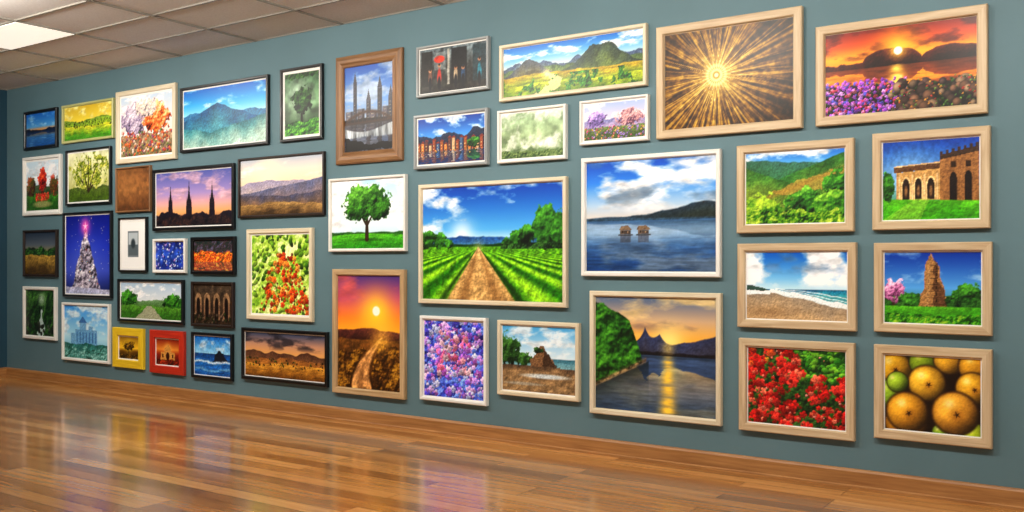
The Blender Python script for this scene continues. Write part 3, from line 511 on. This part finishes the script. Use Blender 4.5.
# baseboard
BW=wood('baseboard_wood','b07c46','8a5a2e',False,.4)
def baseboard(name,length,loc,rz):
    pr=[(0,0),(-.028,0),(-.028,.015),(-.02,.022),(-.02,.108),(-.014,.12),(0,.125)]
    vs=[];fs=[];n=len(pr)
    for x in (0,length):
        for y,z in pr: vs.append((x,y,z))
    for i in range(n): fs.append((i,(i+1)%n,n+(i+1)%n,n+i))
    fs.append(tuple(range(n))); fs.append(tuple(range(2*n-1,n-1,-1)))
    me=bpy.data.meshes.new(name); me.from_pydata(vs,[],fs); me.materials.append(BW); me.update()
    o=link(bpy.data.objects.new(name,me)); o.location=loc; o.rotation_euler[2]=rz
baseboard('baseboard_back',X1-X0,(X0,0,0),0)
baseboard('baseboard_left',-Y0,(X0,Y0,0),math.pi/2)
# ceiling : acoustic tiles in a real T-bar grid
m,nt,b=newmat('acoustic_tile'); tc=nt.nodes.new('ShaderNodeTexCoord'); n=nt.nodes.new('ShaderNodeTexNoise'); n.inputs['Scale'].default_value=60; n.inputs['Detail'].default_value=4; nt.links.new(tc.outputs['Object'],n.inputs['Vector'])
r=nt.nodes.new('ShaderNodeValToRGB'); r.color_ramp.elements[0].position=.3; r.color_ramp.elements[0].color=lc('ccc8c4'); r.color_ramp.elements[1].color=lc('e2e0dc'); nt.links.new(n.outputs['Fac'],r.inputs[0]); nt.links.new(r.outputs[0],b.inputs['Base Color']); b.inputs['Roughness'].default_value=.9; TILE=m
GRID=paint('ceiling_grid_metal','8c887f','848076',.5)
ceil=boxmesh('ceiling',X0-.1,X1,Y0,.12,ZC+.012,ZC+.1,TILE)
vs=[];fs=[]
def addbox(x0,x1,y0,y1,z0,z1):
    k=len(vs); vs.extend([(x,y,z) for x in (x0,x1) for y in (y0,y1) for z in (z0,z1)]); fs.extend([tuple(k+i for i in f) for f in ((0,1,3,2),(4,6,7,5),(0,4,5,1),(2,3,7,6),(0,2,6,4),(1,5,7,3))])
x=X0
while x<X1: addbox(x-.012,x+.012,Y0,0,ZC-.002,ZC+.013); x+=1.2
y=0.
while y>Y0: addbox(X0,X1,y-.012,y+.012,ZC,ZC+.013); y-=.6
me=bpy.data.meshes.new('t_bar_grid'); me.from_pydata(vs,[],fs); me.materials.append(GRID); link(bpy.data.objects.new('t_bar_grid',me),ceil)

# ------------------------------------------------------------------ light
m,nt,b=newmat('light_diffuser'); b.inputs['Base Color'].default_value=(.9,.88,.82,1); b.inputs['Emission Color'].default_value=(1,.93,.8,1); b.inputs['Emission Strength'].default_value=.75; DIF=m
def panel(x,y,energy,aim):
    e=link(bpy.data.objects.new('ceiling_light_panel',None)); e.location=(x,y,ZC)
    boxmesh('diffuser',-.585,.585,-.285,.285,-.004,.011,DIF,e)
    L=bpy.data.lights.new('panel_lamp','AREA'); L.shape='RECTANGLE'; L.size=1.1; L.size_y=.5; L.energy=energy; L.color=(1,.94,.85)
    o=link(bpy.data.objects.new('panel_lamp',L),e); o.location=(0,0,-.03); d=Vector((0,aim-y if aim is not None else 0,-3 if aim is None else 1.5-ZC)); o.rotation_euler=d.to_track_quat('-Z','Y').to_euler()
for i,en in enumerate((80,98,118,125,106,64,40)): panel(X0+.6+1.2*(2*i+1),-2.7,en,0)
panel(X0+.6+1.2*2,-1.5,22,None)
w=bpy.data.worlds.new('World'); bpy.context.scene.world=w; w.use_nodes=True; w.node_tree.nodes['Background'].inputs[0].default_value=(1,.97,.94,1); w.node_tree.nodes['Background'].inputs[1].default_value=.27
# ------------------------------------------------------------------ camera
cd=bpy.data.cameras.new('camera'); cam=bpy.data.objects.new('camera',cd); link(cam); cam.location=(0,-6.42,1.483)
cam.rotation_euler=(math.pi/2,0,math.atan(950/1382)); cd.sensor_width=36; cd.lens=950/1024*36; cd.shift_y=6/1024; bpy.context.scene.camera=cam
bpy.context.scene.view_settings.view_transform='Standard'
